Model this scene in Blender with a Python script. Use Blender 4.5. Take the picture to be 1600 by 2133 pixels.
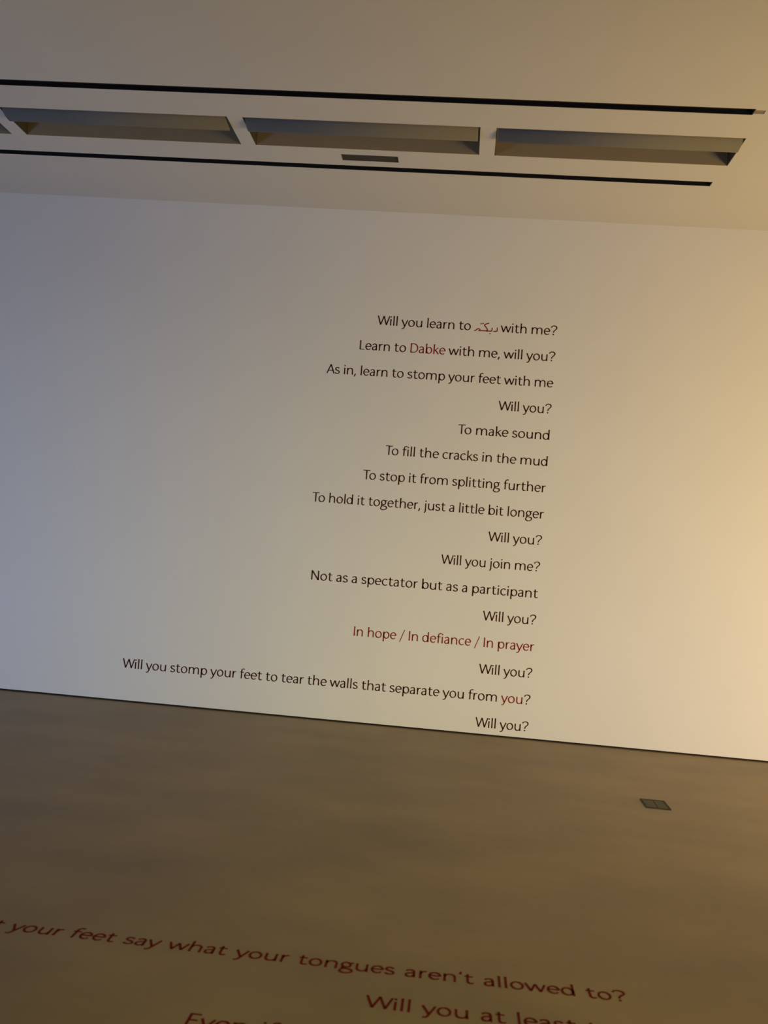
import bpy, bmesh, math
from mathutils import Matrix, Vector

# ------------------------------------------------------------------ scene, camera, light
scene = bpy.context.scene
for o in list(bpy.data.objects):
    bpy.data.objects.remove(o, do_unlink=True)
COL = scene.collection

scene.view_settings.view_transform = 'Standard'
scene.view_settings.look = 'None'
scene.view_settings.gamma = 1.0
scene.view_settings.use_curve_mapping = False
scene.view_settings.exposure = 0.0
scene.cycles.use_denoising = True
scene.cycles.max_bounces = 10
scene.cycles.diffuse_bounces = 6

D = 8.4548          # distance of the text wall
H = 4.5744          # ceiling height
FZ = -0.015         # floor level (a shadow gap of 15 mm under the wall)
XL, XR, YB = -8.0, 7.0, -4.0

cam_data = bpy.data.cameras.new('camera')
cam = bpy.data.objects.new('camera', cam_data)
COL.objects.link(cam)
r, u, f = (0.9937, 0.0796, 0.0788), (-0.0755, -0.0439, 0.9962), (-0.0828, 0.9959, 0.0376)
m = Matrix(((r[0], u[0], -f[0], 0), (r[1], u[1], -f[1], 0), (r[2], u[2], -f[2], 1.55), (0, 0, 0, 1)))
cam.matrix_world = m
cam_data.sensor_fit = 'VERTICAL'
cam_data.sensor_height = 36.0
cam_data.sensor_width = 36.0
cam_data.lens = 36.0 * 1987.9 / 2133.0
cam_data.clip_start = 0.05
cam_data.dof.use_dof = True
cam_data.dof.focus_distance = 8.5
cam_data.dof.aperture_fstop = cam_data.lens / 1000.0 / 0.010
scene.camera = cam

world = bpy.data.worlds.new('world')
scene.world = world
world.use_nodes = True
world.node_tree.nodes['Background'].inputs['Color'].default_value = (0.9, 0.9, 1, 1)
world.node_tree.nodes['Background'].inputs['Strength'].default_value = 0.0


def area(name, loc, target, sx, sy, energy, color, spread=180):
    d = bpy.data.lights.new(name, 'AREA')
    d.shape = 'RECTANGLE'
    d.size, d.size_y = sx, sy
    d.energy = energy
    d.color = color
    d.spread = math.radians(spread)
    o = bpy.data.objects.new(name, d)
    COL.objects.link(o)
    o.location = loc
    o.rotation_euler = (Vector(target) - Vector(loc)).to_track_quat('-Z', 'Y').to_euler()
    return o



area('warm_lamp', (6.2, 5.2, 1.5), (1.5, 8.4, 1.0), 1.6, 1.8, 164, (1.0, 0.646, 0.02))
area('right_side_fill', (6.0, 3.0, 0.6), (2.0, 8.4, 0.5), 1.5, 0.8, 68, (0.66, 0.67, 1.0), 120)  # unseen bluish fill, added on the right to balance the wall tones
area('low_wall_fill', (0.0, -1.0, 0.9), (-0.5, 8.45, 0.2), 1.5, 0.6, 18.1, (1.0, 0.88, 0.19), 60)  # unseen fill behind the camera, added to brighten the lower wall
area('screen_light', (-7.0, 2.0, 0.8), (-3.0, 8.4, 0.4), 2.0, 0.8, 69, (0.263, 0.5, 1.0), 120)


# ------------------------------------------------------------------ materials
def mat(name, color, rough=0.6, noise=None, bump=0.0, bscale=200.0, metallic=0.0, spec=0.5):
    M = bpy.data.materials.new(name)
    M.use_nodes = True
    nt = M.node_tree
    b = nt.nodes['Principled BSDF']
    b.inputs['Base Color'].default_value = (*color, 1)
    b.inputs['Roughness'].default_value = rough
    b.inputs['Metallic'].default_value = metallic
    b.inputs['Specular IOR Level'].default_value = spec
    tc = nt.nodes.new('ShaderNodeTexCoord')
    if noise:
        scale, lo, hi, stretch = noise
        mp = nt.nodes.new('ShaderNodeMapping')
        mp.inputs['Scale'].default_value = stretch
        nt.links.new(tc.outputs['Object'], mp.inputs['Vector'])
        acc = None
        n1 = nt.nodes.new('ShaderNodeTexNoise')
        n1.inputs['Scale'].default_value = scale
        n1.inputs['Detail'].default_value = 6
        n1.inputs['Roughness'].default_value = 0.55
        nt.links.new(mp.outputs['Vector'], n1.inputs['Vector'])
        cr = nt.nodes.new('ShaderNodeValToRGB')
        cr.color_ramp.elements[0].position = 0.3
        cr.color_ramp.elements[1].position = 0.7
        cr.color_ramp.elements[0].color = (*[c * k for c, k in zip(color, lo)], 1)
        cr.color_ramp.elements[1].color = (*[c * k for c, k in zip(color, hi)], 1)
        nt.links.new(n1.outputs['Fac'], cr.inputs['Fac'])
        nt.links.new(cr.outputs['Color'], b.inputs['Base Color'])
    if bump:
        n2 = nt.nodes.new('ShaderNodeTexNoise')
        n2.inputs['Scale'].default_value = bscale
        n2.inputs['Detail'].default_value = 3
        nt.links.new(tc.outputs['Object'], n2.inputs['Vector'])
        bp = nt.nodes.new('ShaderNodeBump')
        bp.inputs['Strength'].default_value = bump
        bp.inputs['Distance'].default_value = 0.002
        nt.links.new(n2.outputs['Fac'], bp.inputs['Height'])
        nt.links.new(bp.outputs['Normal'], b.inputs['Normal'])
    return M


M_WALL = mat('white_wall_paint', (0.80, 0.79, 0.775), 0.85, (1.2, (.985, .985, .985), (1.01, 1.01, 1.01), (1, 1, 1)), 0.06, 300, spec=0.2)
M_CEIL = mat('white_ceiling_paint', (0.74, 0.72, 0.68), 0.9, (1.5, (.985, .985, .985), (1.01, 1.01, 1.01), (1, 1, 1)), 0.06, 250, spec=0.2)
M_FLOOR = mat('brown_concrete', (0.235, 0.175, 0.100), 0.52, (1.25, (.82, .825, .83), (1.15, 1.145, 1.12), (0.85, 1.3, 1)), 0.2, 130, spec=0.4)
M_GAP = mat('black_shadow_gap', (0.012, 0.011, 0.010), 0.9)
M_BROWNRED = mat('dark_maroon_vinyl', (0.062, 0.009, 0.006), 0.7, spec=0.1)
M_RED = mat('red_vinyl', (0.28, 0.026, 0.016), 0.7, spec=0.1)
M_FLOORRED = mat('floor_red_vinyl', (0.12, 0.007, 0.003), 0.8, spec=0.1)
M_TRACK = mat('black_track_metal', (0.012, 0.012, 0.013), 0.5)
M_RAIL = mat('copper_conductor', (0.10, 0.06, 0.04), 0.5, metallic=0.6)
M_CAP = mat('beige_track_cap', (0.30, 0.25, 0.20), 0.7)
M_HOUS = mat('brown_trough_paint', (0.42, 0.335, 0.20), 0.8, spec=0.2)
M_END = mat('shaded_end_brown', (0.085, 0.072, 0.045), 0.8, spec=0.2)  # trough end walls, with their shade put into a darker brown
M_FLAP = mat('grey_reflector_metal', (0.20, 0.193, 0.175), 0.6, spec=0.25)
M_VENT = mat('bronze_vent_metal', (0.13, 0.11, 0.08), 0.6)
M_BOX = mat('grey_floor_box_metal', (0.05, 0.048, 0.036), 0.8, spec=0.15)
M_LID = mat('grey_lid_metal', (0.085, 0.085, 0.066), 0.75, spec=0.2)


# ------------------------------------------------------------------ mesh helpers
def link(name, bm, material, parent=None, loc=(0, 0, 0)):
    me = bpy.data.meshes.new(name)
    bmesh.ops.recalc_face_normals(bm, faces=bm.faces)
    bm.to_mesh(me)
    bm.free()
    me.materials.append(material)
    o = bpy.data.objects.new(name, me)
    COL.objects.link(o)
    o.location = loc
    if parent:
        o.parent = parent
    return o


def box(bm, x0, x1, y0, y1, z0, z1):
    v = [bm.verts.new(p) for p in ((x0, y0, z0), (x1, y0, z0), (x1, y1, z0), (x0, y1, z0),
                                   (x0, y0, z1), (x1, y0, z1), (x1, y1, z1), (x0, y1, z1))]
    for q in ((0, 3, 2, 1), (4, 5, 6, 7), (0, 1, 5, 4), (1, 2, 6, 5), (2, 3, 7, 6), (3, 0, 4, 7)):
        bm.faces.new([v[i] for i in q])


def boxes(name, lst, material, parent=None, loc=(0, 0, 0), bevel=0.0):
    bm = bmesh.new()
    for b in lst:
        box(bm, *b)
    if bevel:
        bmesh.ops.bevel(bm, geom=list(bm.edges), offset=bevel, segments=2, affect='EDGES', profile=0.5)
    return link(name, bm, material, parent, loc)


def struct(o):
    o['kind'] = 'structure'
    return o


def thing(name, label, cat, loc=(0, 0, 0), group=None):
    o = bpy.data.objects.new(name, None)
    o.empty_display_size = 0.1
    COL.objects.link(o)
    o.location = loc
    o['label'] = label
    o['category'] = cat
    if group:
        o['group'] = group
    return o


# ------------------------------------------------------------------ room shell
struct(boxes('floor', [(XL - .1, XR + .1, YB - .1, D + .16, FZ - .1, FZ)], M_FLOOR))
struct(boxes('wall_back', [(XL, XR, D, D + .16, 0.0, H)], M_WALL))
struct(boxes('baseboard_back', [(XL, XR, D + .03, D + .16, FZ, 0.0)], M_GAP))
struct(boxes('wall_left', [(XL - .1, XL, YB - .1, D + .16, FZ, H)], M_WALL))
struct(boxes('wall_right', [(XR, XR + .1, YB - .1, D + .16, FZ, H)], M_WALL))
struct(boxes('wall_front', [(XL, XR, YB - .1, YB, FZ, H)], M_WALL))

# openings in the ceiling: x0, x1, y0, y1
TW = .086
TRACK1 = (-6.5, 1.690, 6.2797 - TW / 2, 6.2797 + TW / 2)
CAP1 = (1.690, 1.757, 6.2797 - .026, 6.2797 + .026)
TRACK2 = (-6.5, 1.726, 7.495 - TW / 2, 7.495 + TW / 2)
TY0, TY1 = 6.667, 7.140
TROUGHS = [(-5.482, -3.768), (-3.645, -1.923), (-1.808, -.086), (.029, 1.752)]
VENT = (-1.158, -.711, 7.240, 7.354)
HOLES = [TRACK1, CAP1, TRACK2, VENT] + [(a, b, TY0, TY1) for a, b in TROUGHS]


def ceiling():
    xs = sorted({XL - .1, XR + .1} | {h[0] for h in HOLES} | {h[1] for h in HOLES})
    ys = sorted({YB - .1, D + .16} | {h[2] for h in HOLES} | {h[3] for h in HOLES})
    bm = bmesh.new()
    vs = {}

    def V(x, y, z):
        k = (x, y, z)
        if k not in vs:
            vs[k] = bm.verts.new(k)
        return vs[k]

    def solid(i, j):
        if not (0 <= i < len(xs) - 1 and 0 <= j < len(ys) - 1):
            return False
        cx, cy = (xs[i] + xs[i + 1]) / 2, (ys[j] + ys[j + 1]) / 2
        return not any(h[0] < cx < h[1] and h[2] < cy < h[3] for h in HOLES)
    z0, z1 = H, H + .03
    for i in range(len(xs) - 1):
        for j in range(len(ys) - 1):
            if not solid(i, j):
                continue
            a, b, c, d = xs[i], xs[i + 1], ys[j], ys[j + 1]
            bm.faces.new([V(a, c, z0), V(a, d, z0), V(b, d, z0), V(b, c, z0)])
            bm.faces.new([V(a, c, z1), V(b, c, z1), V(b, d, z1), V(a, d, z1)])
            for (di, dj, p, q) in ((-1, 0, (a, c), (a, d)), (1, 0, (b, c), (b, d)), (0, -1, (a, c), (b, c)), (0, 1, (a, d), (b, d))):
                if not solid(i + di, j + dj):
                    bm.faces.new([V(*p, z0), V(*q, z0), V(*q, z1), V(*p, z1)])
    return link('ceiling', bm, M_CEIL)


struct(ceiling())


def tray(x0, x1, y0, y1, z0, z1, t):
    """five-sided box, open at the bottom, that fills the opening x0..y1"""
    return [(x0, x0 + t, y0, y1, z0, z1), (x1 - t, x1, y0, y1, z0, z1),
            (x0 + t, x1 - t, y0, y0 + t, z0, z1), (x0 + t, x1 - t, y1 - t, y1, z0, z1),
            (x0, x1, y0, y1, z1, z1 + t)]


# ------------------------------------------------------------------ lettering: stroke-built humanist letters
STEM, THIN, NIB = 18.5, 11.5, math.radians(20)


def line(*pts, n=6):
    out = []
    for (x0, y0), (x1, y1) in zip(pts[:-1], pts[1:]):
        for k in range(n):
            out.append((x0 + (x1 - x0) * k / n, y0 + (y1 - y0) * k / n))
    out.append(pts[-1])
    return out


def bez(p0, p1, p2, p3, n=10):
    o = []
    for k in range(n + 1):
        t = k / n
        s = 1 - t
        o.append(tuple(s**3 * a + 3 * s * s * t * b + 3 * s * t * t * c + t**3 * d for a, b, c, d in zip(p0, p1, p2, p3)))
    return o


def arc(cx, cy, rx, ry, a0, a1, n=28):
    return [(cx + rx * math.cos(math.radians(a0 + (a1 - a0) * k / n)), cy + ry * math.sin(math.radians(a0 + (a1 - a0) * k / n))) for k in range(n + 1)]


def cat(*ps):
    o = list(ps[0])
    for p in ps[1:]:
        o += list(p)[1:] if (abs(p[0][0] - o[-1][0]) + abs(p[0][1] - o[-1][1])) < 1e-6 else list(p)
    return o


def S(x, y0, y1):          # flared stem
    return ('s', line((x, y0), (x, y1), n=8))


def P(*ps):
    return ('p', cat(*ps))


def TH(*pts):              # thin straight stroke
    return ('t', line(*pts, n=3))


def DOT(x, y, rad=10.5):
    return ('d', (x, y, rad))


def arch(x0, x1, w=0):
    m_ = (x0 + x1) / 2 + 2
    return P(bez((x0 + 1, 60), (x0 + 5, 84), (m_ - 16, 96), (m_, 96)), bez((m_, 96), (m_ + 20, 96), (x1, 84), (x1, 60)), line((x1, 60), (x1, 0), n=4))


G = {
    'i': (46, [S(23, 0, 98), DOT(23, 130)]),
    'l': (46, [S(23, 0, 148)]),
    'j': (46, [P(line((23, 98), (23, -8), n=5), bez((23, -8), (23, -28), (14, -38), (2, -44))), DOT(23, 130)]),
    'n': (119, [S(23, 0, 98), arch(23, 96)]),
    'h': (119, [S(23, 0, 148), arch(23, 96)]),
    'm': (186, [S(23, 0, 98), arch(23, 93), arch(93, 163)]),
    'u': (118, [P(line((23, 98), (23, 42), n=4), bez((23, 42), (23, 16), (36, 4), (54, 4)), bez((54, 4), (74, 4), (90, 14), (95, 34))), S(95, 0, 98)]),
    'r': (73, [S(23, 0, 98), P(bez((24, 58), (29, 84), (42, 96), (68, 94)))]),
    'o': (111, [P(arc(55.5, 50, 40.5, 46, 0, 360, 40))]),
    'e': (100, [TH((15, 53), (90, 53)), P(arc(53, 50, 38.5, 46, 4, 318))]),
    'c': (92, [P(arc(54, 50, 40, 46, 50, 314))]),
    'a': (95, [P(bez((17, 80), (24, 91), (34, 96), (45, 96)), bez((45, 96), (62, 96), (72, 86), (72, 66)), line((72, 66), (72, 0), n=4)),
               P(bez((72, 57), (48, 57), (15, 52), (15, 27)), bez((15, 27), (15, 11), (27, 4), (38, 4)), bez((38, 4), (54, 4), (67, 15), (72, 30)))]),
    's': (84, [P(bez((68, 83), (60, 92), (52, 96), (43, 96)), bez((43, 96), (27, 96), (17, 87), (17, 75)), bez((17, 75), (17, 60), (30, 55), (43, 51)),
                 bez((43, 51), (58, 46), (71, 40), (71, 26)), bez((71, 26), (71, 12), (59, 4), (43, 4)), bez((43, 4), (30, 4), (19, 9), (12, 19)))]),
    't': (78, [P(line((32, 124), (32, 32), n=4), bez((32, 32), (32, 12), (41, 4), (53, 4)), bez((53, 4), (61, 4), (67, 7), (73, 12))), TH((9, 94), (70, 94))]),
    'f': (66, [P(line((30, 0), (30, 108), n=4), bez((30, 108), (30, 132), (41, 144), (56, 144)), bez((56, 144), (63, 144), (68, 142), (73, 138))), TH((8, 94), (64, 94))]),
    'd': (114, [P(arc(51, 50, 38, 46, 0, 360, 40)), S(91, 0, 148)]),
    'b': (114, [S(23, 0, 148), P(arc(63, 50, 38, 46, 0, 360, 40))]),
    'p': (114, [S(23, -46, 98), P(arc(63, 50, 38, 46, 0, 360, 40))]),
    'g': (103, [P(arc(48, 64, 31, 33, 0, 360, 32)), P(bez((66, 89), (76, 90), (88, 94), (101, 97))),
                P(bez((31, 38), (18, 30), (16, 17), (34, 13)), bez((34, 13), (62, 9), (96, 12), (96, -14)), bez((96, -14), (96, -38), (70, -46), (50, -46)),
                  bez((50, -46), (26, -46), (10, -38), (10, -22)), bez((10, -22), (10, -6), (22, 6), (34, 13)))]),
    'k': (94, [S(23, 0, 148), TH((84, 98), (26, 46)), P(line((42, 60), (90, 0), n=4))]),
    'v': (92, [P(line((5, 98), (46, 3), n=4)), P(line((46, 3), (87, 98), n=4))]),
    'w': (148, [P(line((5, 98), (40, 3), n=4)), P(line((40, 3), (74, 94), n=4)), P(line((74, 94), (109, 3), n=4)), P(line((109, 3), (143, 98), n=4))]),
    'y': (93, [P(line((5, 98), (48, 4), n=4)), P(line((90, 98), (45, -10), n=4), bez((45, -10), (36, -34), (26, -42), (7, -37)))]),
    'W': (176, [P(line((6, 140), (49, 4), n=4)), P(line((49, 4), (93, 137), n=4)), P(line((93, 137), (136, 4), n=4)), P(line((136, 4), (177, 140), n=4))]),
    'A': (118, [P(line((6, 0), (60, 137), n=4)), P(line((60, 137), (113, 0), n=4)), TH((28, 46), (92, 46))]),
    'T': (93, [TH((5, 134), (109, 134)), S(57, 0, 138)]),
    'L': (92, [S(23, 0, 140), TH((23, 5.5), (88, 5.5))]),
    'D': (133, [S(23, 0, 140), P(line((20, 134.5), (54, 134.5), n=3), bez((54, 134.5), (95, 134.5), (119, 110), (119, 70)), bez((119, 70), (119, 30), (95, 5.5), (54, 5.5)), line((54, 5.5), (20, 5.5), n=3))]),
    'N': (140, [S(23, 0, 140), P(line((23, 138), (117, 2), n=6)), S(117, 0, 140)]),
    'I': (46, [S(23, 0, 140)]),
    'E': (98, [S(23, 0, 140), TH((23, 134.5), (88, 134.5)), TH((23, 72), (80, 72)), TH((23, 5.5), (91, 5.5))]),
    '?': (98, [P(bez((12, 111), (18, 130), (34, 139), (50, 139)), bez((50, 139), (76, 139), (90, 127), (90, 108)), bez((90, 108), (90, 84), (48, 74), (46, 38))), DOT(46, 10)]),
    ',': (43, [P(line((25, 16), (11, -26), n=3)), DOT(23, 10, 9)]),
    '/': (80, [TH((8, -30), (72, 150))]),
    "'": (36, [P(line((20, 148), (15, 112), n=3))]),
}
SPACE = 46      # word space


def stroke(bm, kind, pts, place):
    n = len(pts)
    L, R = [], []
    closed = abs(pts[0][0] - pts[-1][0]) + abs(pts[0][1] - pts[-1][1]) < 1e-6
    for i, (x, y) in enumerate(pts):
        if closed:
            a, b = pts[(i - 1) % (n - 1)], pts[(i + 1) % (n - 1)]
        else:
            a, b = pts[max(i - 1, 0)], pts[min(i + 1, n - 1)]
        tx, ty = b[0] - a[0], b[1] - a[1]
        l = math.hypot(tx, ty) or 1
        tx, ty = tx / l, ty / l
        if kind == 't':
            w = THIN
        elif kind == 'a':
            w = 15.0
        else:
            s = abs(math.sin(math.atan2(ty, tx) - NIB))
            w = THIN + (STEM - THIN) * s ** 1.4
        if kind == 's':
            t = abs(2 * i / (n - 1) - 1)
            w *= 1 + .14 * t ** 3
        h = w / 2
        L.append((x - ty * h, y + tx * h))
        R.append((x + ty * h, y - tx * h))
    rows = []
    for l_, r_ in zip(L, R):
        rows.append([bm.verts.new(place(*l_, 1)), bm.verts.new(place(*r_, 1)), bm.verts.new(place(*r_, 0)), bm.verts.new(place(*l_, 0))])
    for A, B in zip(rows[:-1], rows[1:]):
        for k in range(4):
            bm.faces.new([A[k], A[(k + 1) % 4], B[(k + 1) % 4], B[k]])
    if not closed:
        bm.faces.new(rows[0])
        bm.faces.new(rows[-1][::-1])


def dot(bm, x, y, rad, place, n=14):
    t = [bm.verts.new(place(x + rad * math.cos(2 * math.pi * k / n), y + rad * math.sin(2 * math.pi * k / n), 1)) for k in range(n)]
    b = [bm.verts.new(place(x + rad * math.cos(2 * math.pi * k / n), y + rad * math.sin(2 * math.pi * k / n), 0)) for k in range(n)]
    bm.faces.new(t)
    bm.faces.new(b[::-1])
    for k in range(n):
        bm.faces.new([t[k], b[k], b[(k + 1) % n], t[(k + 1) % n]])


# the red Arabic word, drawn as strokes (units of the letters, baseline 0, 0..330 wide)
def arabic(bm, place):
    P_ = lambda kind, pts: stroke(bm, 'a', pts, place)
    # dal
    P_('p', cat(line((338, 66), (338, 18), n=4), bez((338, 18), (336, 4), (318, 2), (284, 6))))
    # beh tooth and the joined baseline
    P_('p', cat(line((262, 58), (262, 20), n=4), bez((262, 20), (260, 6), (246, 4), (228, 4)), line((228, 4), (62, 4), n=8)))
    # kaf: top bar and diagonal
    P_('p', bez((214, 124), (186, 116), (160, 106), (144, 92)))
    P_('p', cat(line((144, 92), (186, 40), n=4), bez((186, 40), (200, 22), (196, 8), (176, 4))))
    # final heh
    P_('p', cat(line((84, 4), (84, 22), n=2), bez((84, 22), (66, 36), (46, 30), (34, 16)), bez((34, 16), (24, 4), (12, 0), (0, 0))))
    dot(bm, 236, -34, 8.5, place)
    dot(bm, 96, 108, 10, place)
    dot(bm, 124, 114, 10, place)


def word_width(w):
    return 345 if w == '@' else sum(G[c][0] for c in w)


def ink(tokens):
    """left and right edge of the ink of a list of words laid out from 0"""
    x = 0
    for k, (w, glue) in enumerate(tokens):
        if k and not glue:
            x += SPACE
        x += word_width(w)
    first, last = tokens[0][0][0], tokens[-1][0][-1]
    sbl = {'W': 0, 'T': 5, 'A': 0, 'N': 14, 'L': 14, 'I': 14, 'y': 0}.get(first, 8)
    sbr = {'?': 1, 'e': 2, 'd': 14, 'r': 5, 't': 5, 'n': 14}.get(last, 8)
    return sbl, x - sbr


UNIT = 0.056 / 94.0        # metres per letter unit (x-height about 58 mm)


def lettering(name, label, category, group, text, x_left, x_right, base, flat=False, unit=UNIT, sx=None, red=None, dark=None, up=1.0, gap=SPACE):
    """One line of vinyl lettering: an Empty at the start of its baseline, one child per word. '#' before a word makes it red, '+' glues it to the word before."""
    tokens = []
    for w in text.split(' '):
        isred = w.startswith('#')
        w = w.lstrip('#')
        glue = w.startswith('+')
        w = w.lstrip('+')
        tokens.append((w, glue, isred))
    l0, r0 = ink([(w, g_) for w, g_, _ in tokens])
    if sx is None:
        sx = (x_right - x_left) / (r0 - l0)
    print('line', repr(text), 'sx/unit', round(sx / unit, 3))
    ox = x_left - l0 * sx
    if flat:
        root = thing(name, label, category, (ox, base, FZ), group)
    else:
        root = thing(name, label, category, (ox, D, base), group)
    x = 0.0
    for k, (w, glue, isred) in enumerate(tokens):
        if k and not glue:
            x += gap
        bm = bmesh.new()
        T = 0.0012
        pen = [x]

        def place(px, py, top):
            X, Y = (pen[0] + px) * sx, py * unit * up
            return (X, Y, T if top else 0.0) if flat else (X, -T if top else 0.0, Y)
        if w == '@':
            arabic(bm, place)
            x += 345
        else:
            for c in w:
                pen[0] = x
                for kind, data in G[c][1]:
                    if kind == 'd':
                        dot(bm, *data, place)
                    else:
                        stroke(bm, kind, data, place)
                x += G[c][0]
        part = 'punctuation_mark' if w in '?/' else 'word'
        o = link(part, bm, (red or M_RED) if isred else (dark or M_BROWNRED), root)
        if isred and any(not t[2] for t in tokens):
            o['label'] = 'red word'
    return root


WALL_LINES = [
    ('Will you learn to #@ with me?', -.8957, 'maroon wall lettering reading Will you learn to with me, topmost line, with red Arabic word'),
    ('Learn to #Dabke with me, will you?', -1.0379, 'wall lettering reading Learn to Dabke with me, will you, with one red word'),
    ('As in, learn to stomp your feet with me', -1.3184, 'maroon wall lettering reading As in, learn to stomp your feet with me'),
    ('Will you?', .2387, 'maroon wall lettering reading Will you, directly above To make sound'),
    ('To make sound', -.1029, 'maroon wall lettering reading To make sound'),
    ('To fill the cracks in the mud', -.7323, 'maroon wall lettering reading To fill the cracks in the mud'),
    ('To stop it from splitting further', -.9148, 'maroon wall lettering reading To stop it from splitting further'),
    ('To hold it together, just a little bit longer', -1.3544, 'maroon wall lettering reading To hold it together, just a little bit longer'),
    ('Will you?', .2345, 'maroon wall lettering reading Will you, directly above Will you join me'),
    ('Will you join me?', -.1631, 'maroon wall lettering reading Will you join me'),
    ('Not as a spectator but as a participant', -1.3061, 'maroon wall lettering reading Not as a spectator but as a participant'),
    ('Will you?', .2388, 'maroon wall lettering reading Will you, directly above the all red line'),
    ('#In #hope #/ #In #defiance #/ #In #prayer', -.8859, 'all red wall lettering reading In hope / In defiance / In prayer'),
    ('Will you?', .24, 'maroon wall lettering reading Will you, directly below the all red line'),
    ('Will you stomp your feet to tear the walls that separate you from #you +?', -2.9548, 'longest line of maroon wall lettering, reading Will you stomp your feet'),
    ('Will you?', .243, 'maroon wall lettering reading Will you, lowest line just above the floor'),
]
for i, (text, xl, label) in enumerate(WALL_LINES):
    lettering('lettering_line', label, 'wall text', 'lines of lettering on the white wall', text, xl, .7015, 3.5425 - i * .23236)

FU = UNIT * 1.03
FSX, FGAP = 0.000519, 61.3
FLOOR_LINES = [
    ('t your feet say what your tongues aren\'t allowed to?', 'dark red floor lettering asking what your tongues aren\'t allowed to, line farthest from camera', 3.581),
    ('Will you at least t', 'dark red floor lettering reading Will you at least, cut off by bottom edge', 3.312),
    ('Even if', 'dark red floor lettering beginning Even, nearest the camera at bottom edge', 3.043),
]
starts = [-1.6095 - (78 + FGAP) * FSX + 8 * FSX, -.1832 - 49 * FSX, -.757 - 16 * FSX]
for (text, label, y), xs_ in zip(FLOOR_LINES, starts):
    lettering('lettering_line', label, 'floor text', 'lines of lettering on the floor', text, xs_, None, y, flat=True, unit=FU, sx=FSX, dark=M_FLOORRED, gap=FGAP)

# ------------------------------------------------------------------ ceiling fittings
def track(label, hole, cap=None):
    x0, x1, y0, y1 = hole
    yc = (y0 + y1) / 2
    t = thing('lighting_track', label, 'ceiling track', ((x0 + x1) / 2, yc, H), 'black lighting tracks in the ceiling')
    hx, hy = (x1 - x0) / 2, (y1 - y0) / 2
    boxes('channel', tray(-hx, hx, -hy, hy, 0, .06, .006), M_TRACK, t)
    for s in (-1, 1):
        a = s * (hy - .012)
        boxes('conductor_rail', [(-hx + .01, hx - .01, a - .003, a + .003, .030, .036)], M_RAIL, t)
    if cap:
        boxes('end_feed', [(cap[0] - (x0 + x1) / 2, cap[1] - (x0 + x1) / 2, cap[2] - yc, cap[3] - yc, .004, .05)], M_CAP, t)
        t.children[-1]['label'] = 'short beige end cap'
    return t


track('long black recessed track nearest the camera, in front of the light troughs', TRACK1, CAP1)
track('long black recessed track nearest the text wall, behind the light troughs', TRACK2)


def flap_bm(hx):
    pr = [(.022, .045), (.020, .020), (.028, .000), (.045, -.014), (.080, -.026), (.120, -.033), (.152, -.036), (.166, -.032), (.169, -.023), (.160, -.016),
          (.120, -.015), (.082, -.009), (.052, .003), (.040, .016), (.036, .045)]
    bm = bmesh.new()
    A = [bm.verts.new((-hx, y, z)) for y, z in pr]
    B = [bm.verts.new((hx, y, z)) for y, z in pr]
    n = len(pr)
    for k in range(n):
        f_ = bm.faces.new([A[k], A[(k + 1) % n], B[(k + 1) % n], B[k]])
        f_.smooth = True
    bm.faces.new(A)
    bm.faces.new(B[::-1])
    return bm


TLAB = ['ceiling light trough cut off by the left edge of the photo',
        'bluish long ceiling light trough second from left, its whole length in view',
        'grey ceiling light trough in the middle, directly above the small slot vent',
        'brownish ceiling light trough at the right end of the row']
for (a, b), lab in zip(TROUGHS, TLAB):
    t = thing('light_trough', lab, 'ceiling light', ((a + b) / 2, TY0, H), 'recessed light troughs in a row')
    hx = (b - a) / 2
    tr = tray(-hx, hx, 0, TY1 - TY0, 0, .26, .006)
    boxes('housing', tr[2:], M_HOUS, t)
    for e in tr[:2]:
        boxes('end_plate', [e], M_END, t)
    link('reflector_flap', flap_bm(hx - .014), M_FLAP, t)
    t.children[-1]['label'] = 'grey curved reflector lip'

x0, x1, y0, y1 = VENT
t = thing('slot_vent', 'small dark slot vent in ceiling between middle trough and rear track', 'vent', ((x0 + x1) / 2, (y0 + y1) / 2, H))
hx, hy = (x1 - x0) / 2, (y1 - y0) / 2
boxes('frame', tray(-hx, hx, -hy, hy, 0, .07, .006), M_VENT, t)
for k in range(3):
    yy = -hy + (k + 1) * 2 * hy / 4
    boxes('slat', [(-hx + .006, hx - .006, yy - .002, yy + .002, .004, .030)], M_VENT, t)

# ------------------------------------------------------------------ floor box
t = thing('floor_box', 'small dark grey floor box plate with two lids on the brown floor', 'floor socket', (1.4215, 6.581, FZ))
hx, hy = .082, .112
boxes('frame', [(-hx, hx, -hy, -hy + .014, 0, .005), (-hx, hx, hy - .014, hy, 0, .005), (-hx, -hx + .012, -hy + .014, hy - .014, 0, .005), (hx - .012, hx, -hy + .014, hy - .014, 0, .005)], M_BOX, t)
boxes('base_plate', [(-hx + .012, hx - .012, -hy + .014, hy - .014, 0, .0012)], M_BOX, t)
for s in (-1, 1):
    boxes('lid', [(s * .0355 - .0335, s * .0355 + .0335, -hy + .016, hy - .016, .0012, .004)], M_LID, t, bevel=.0012)
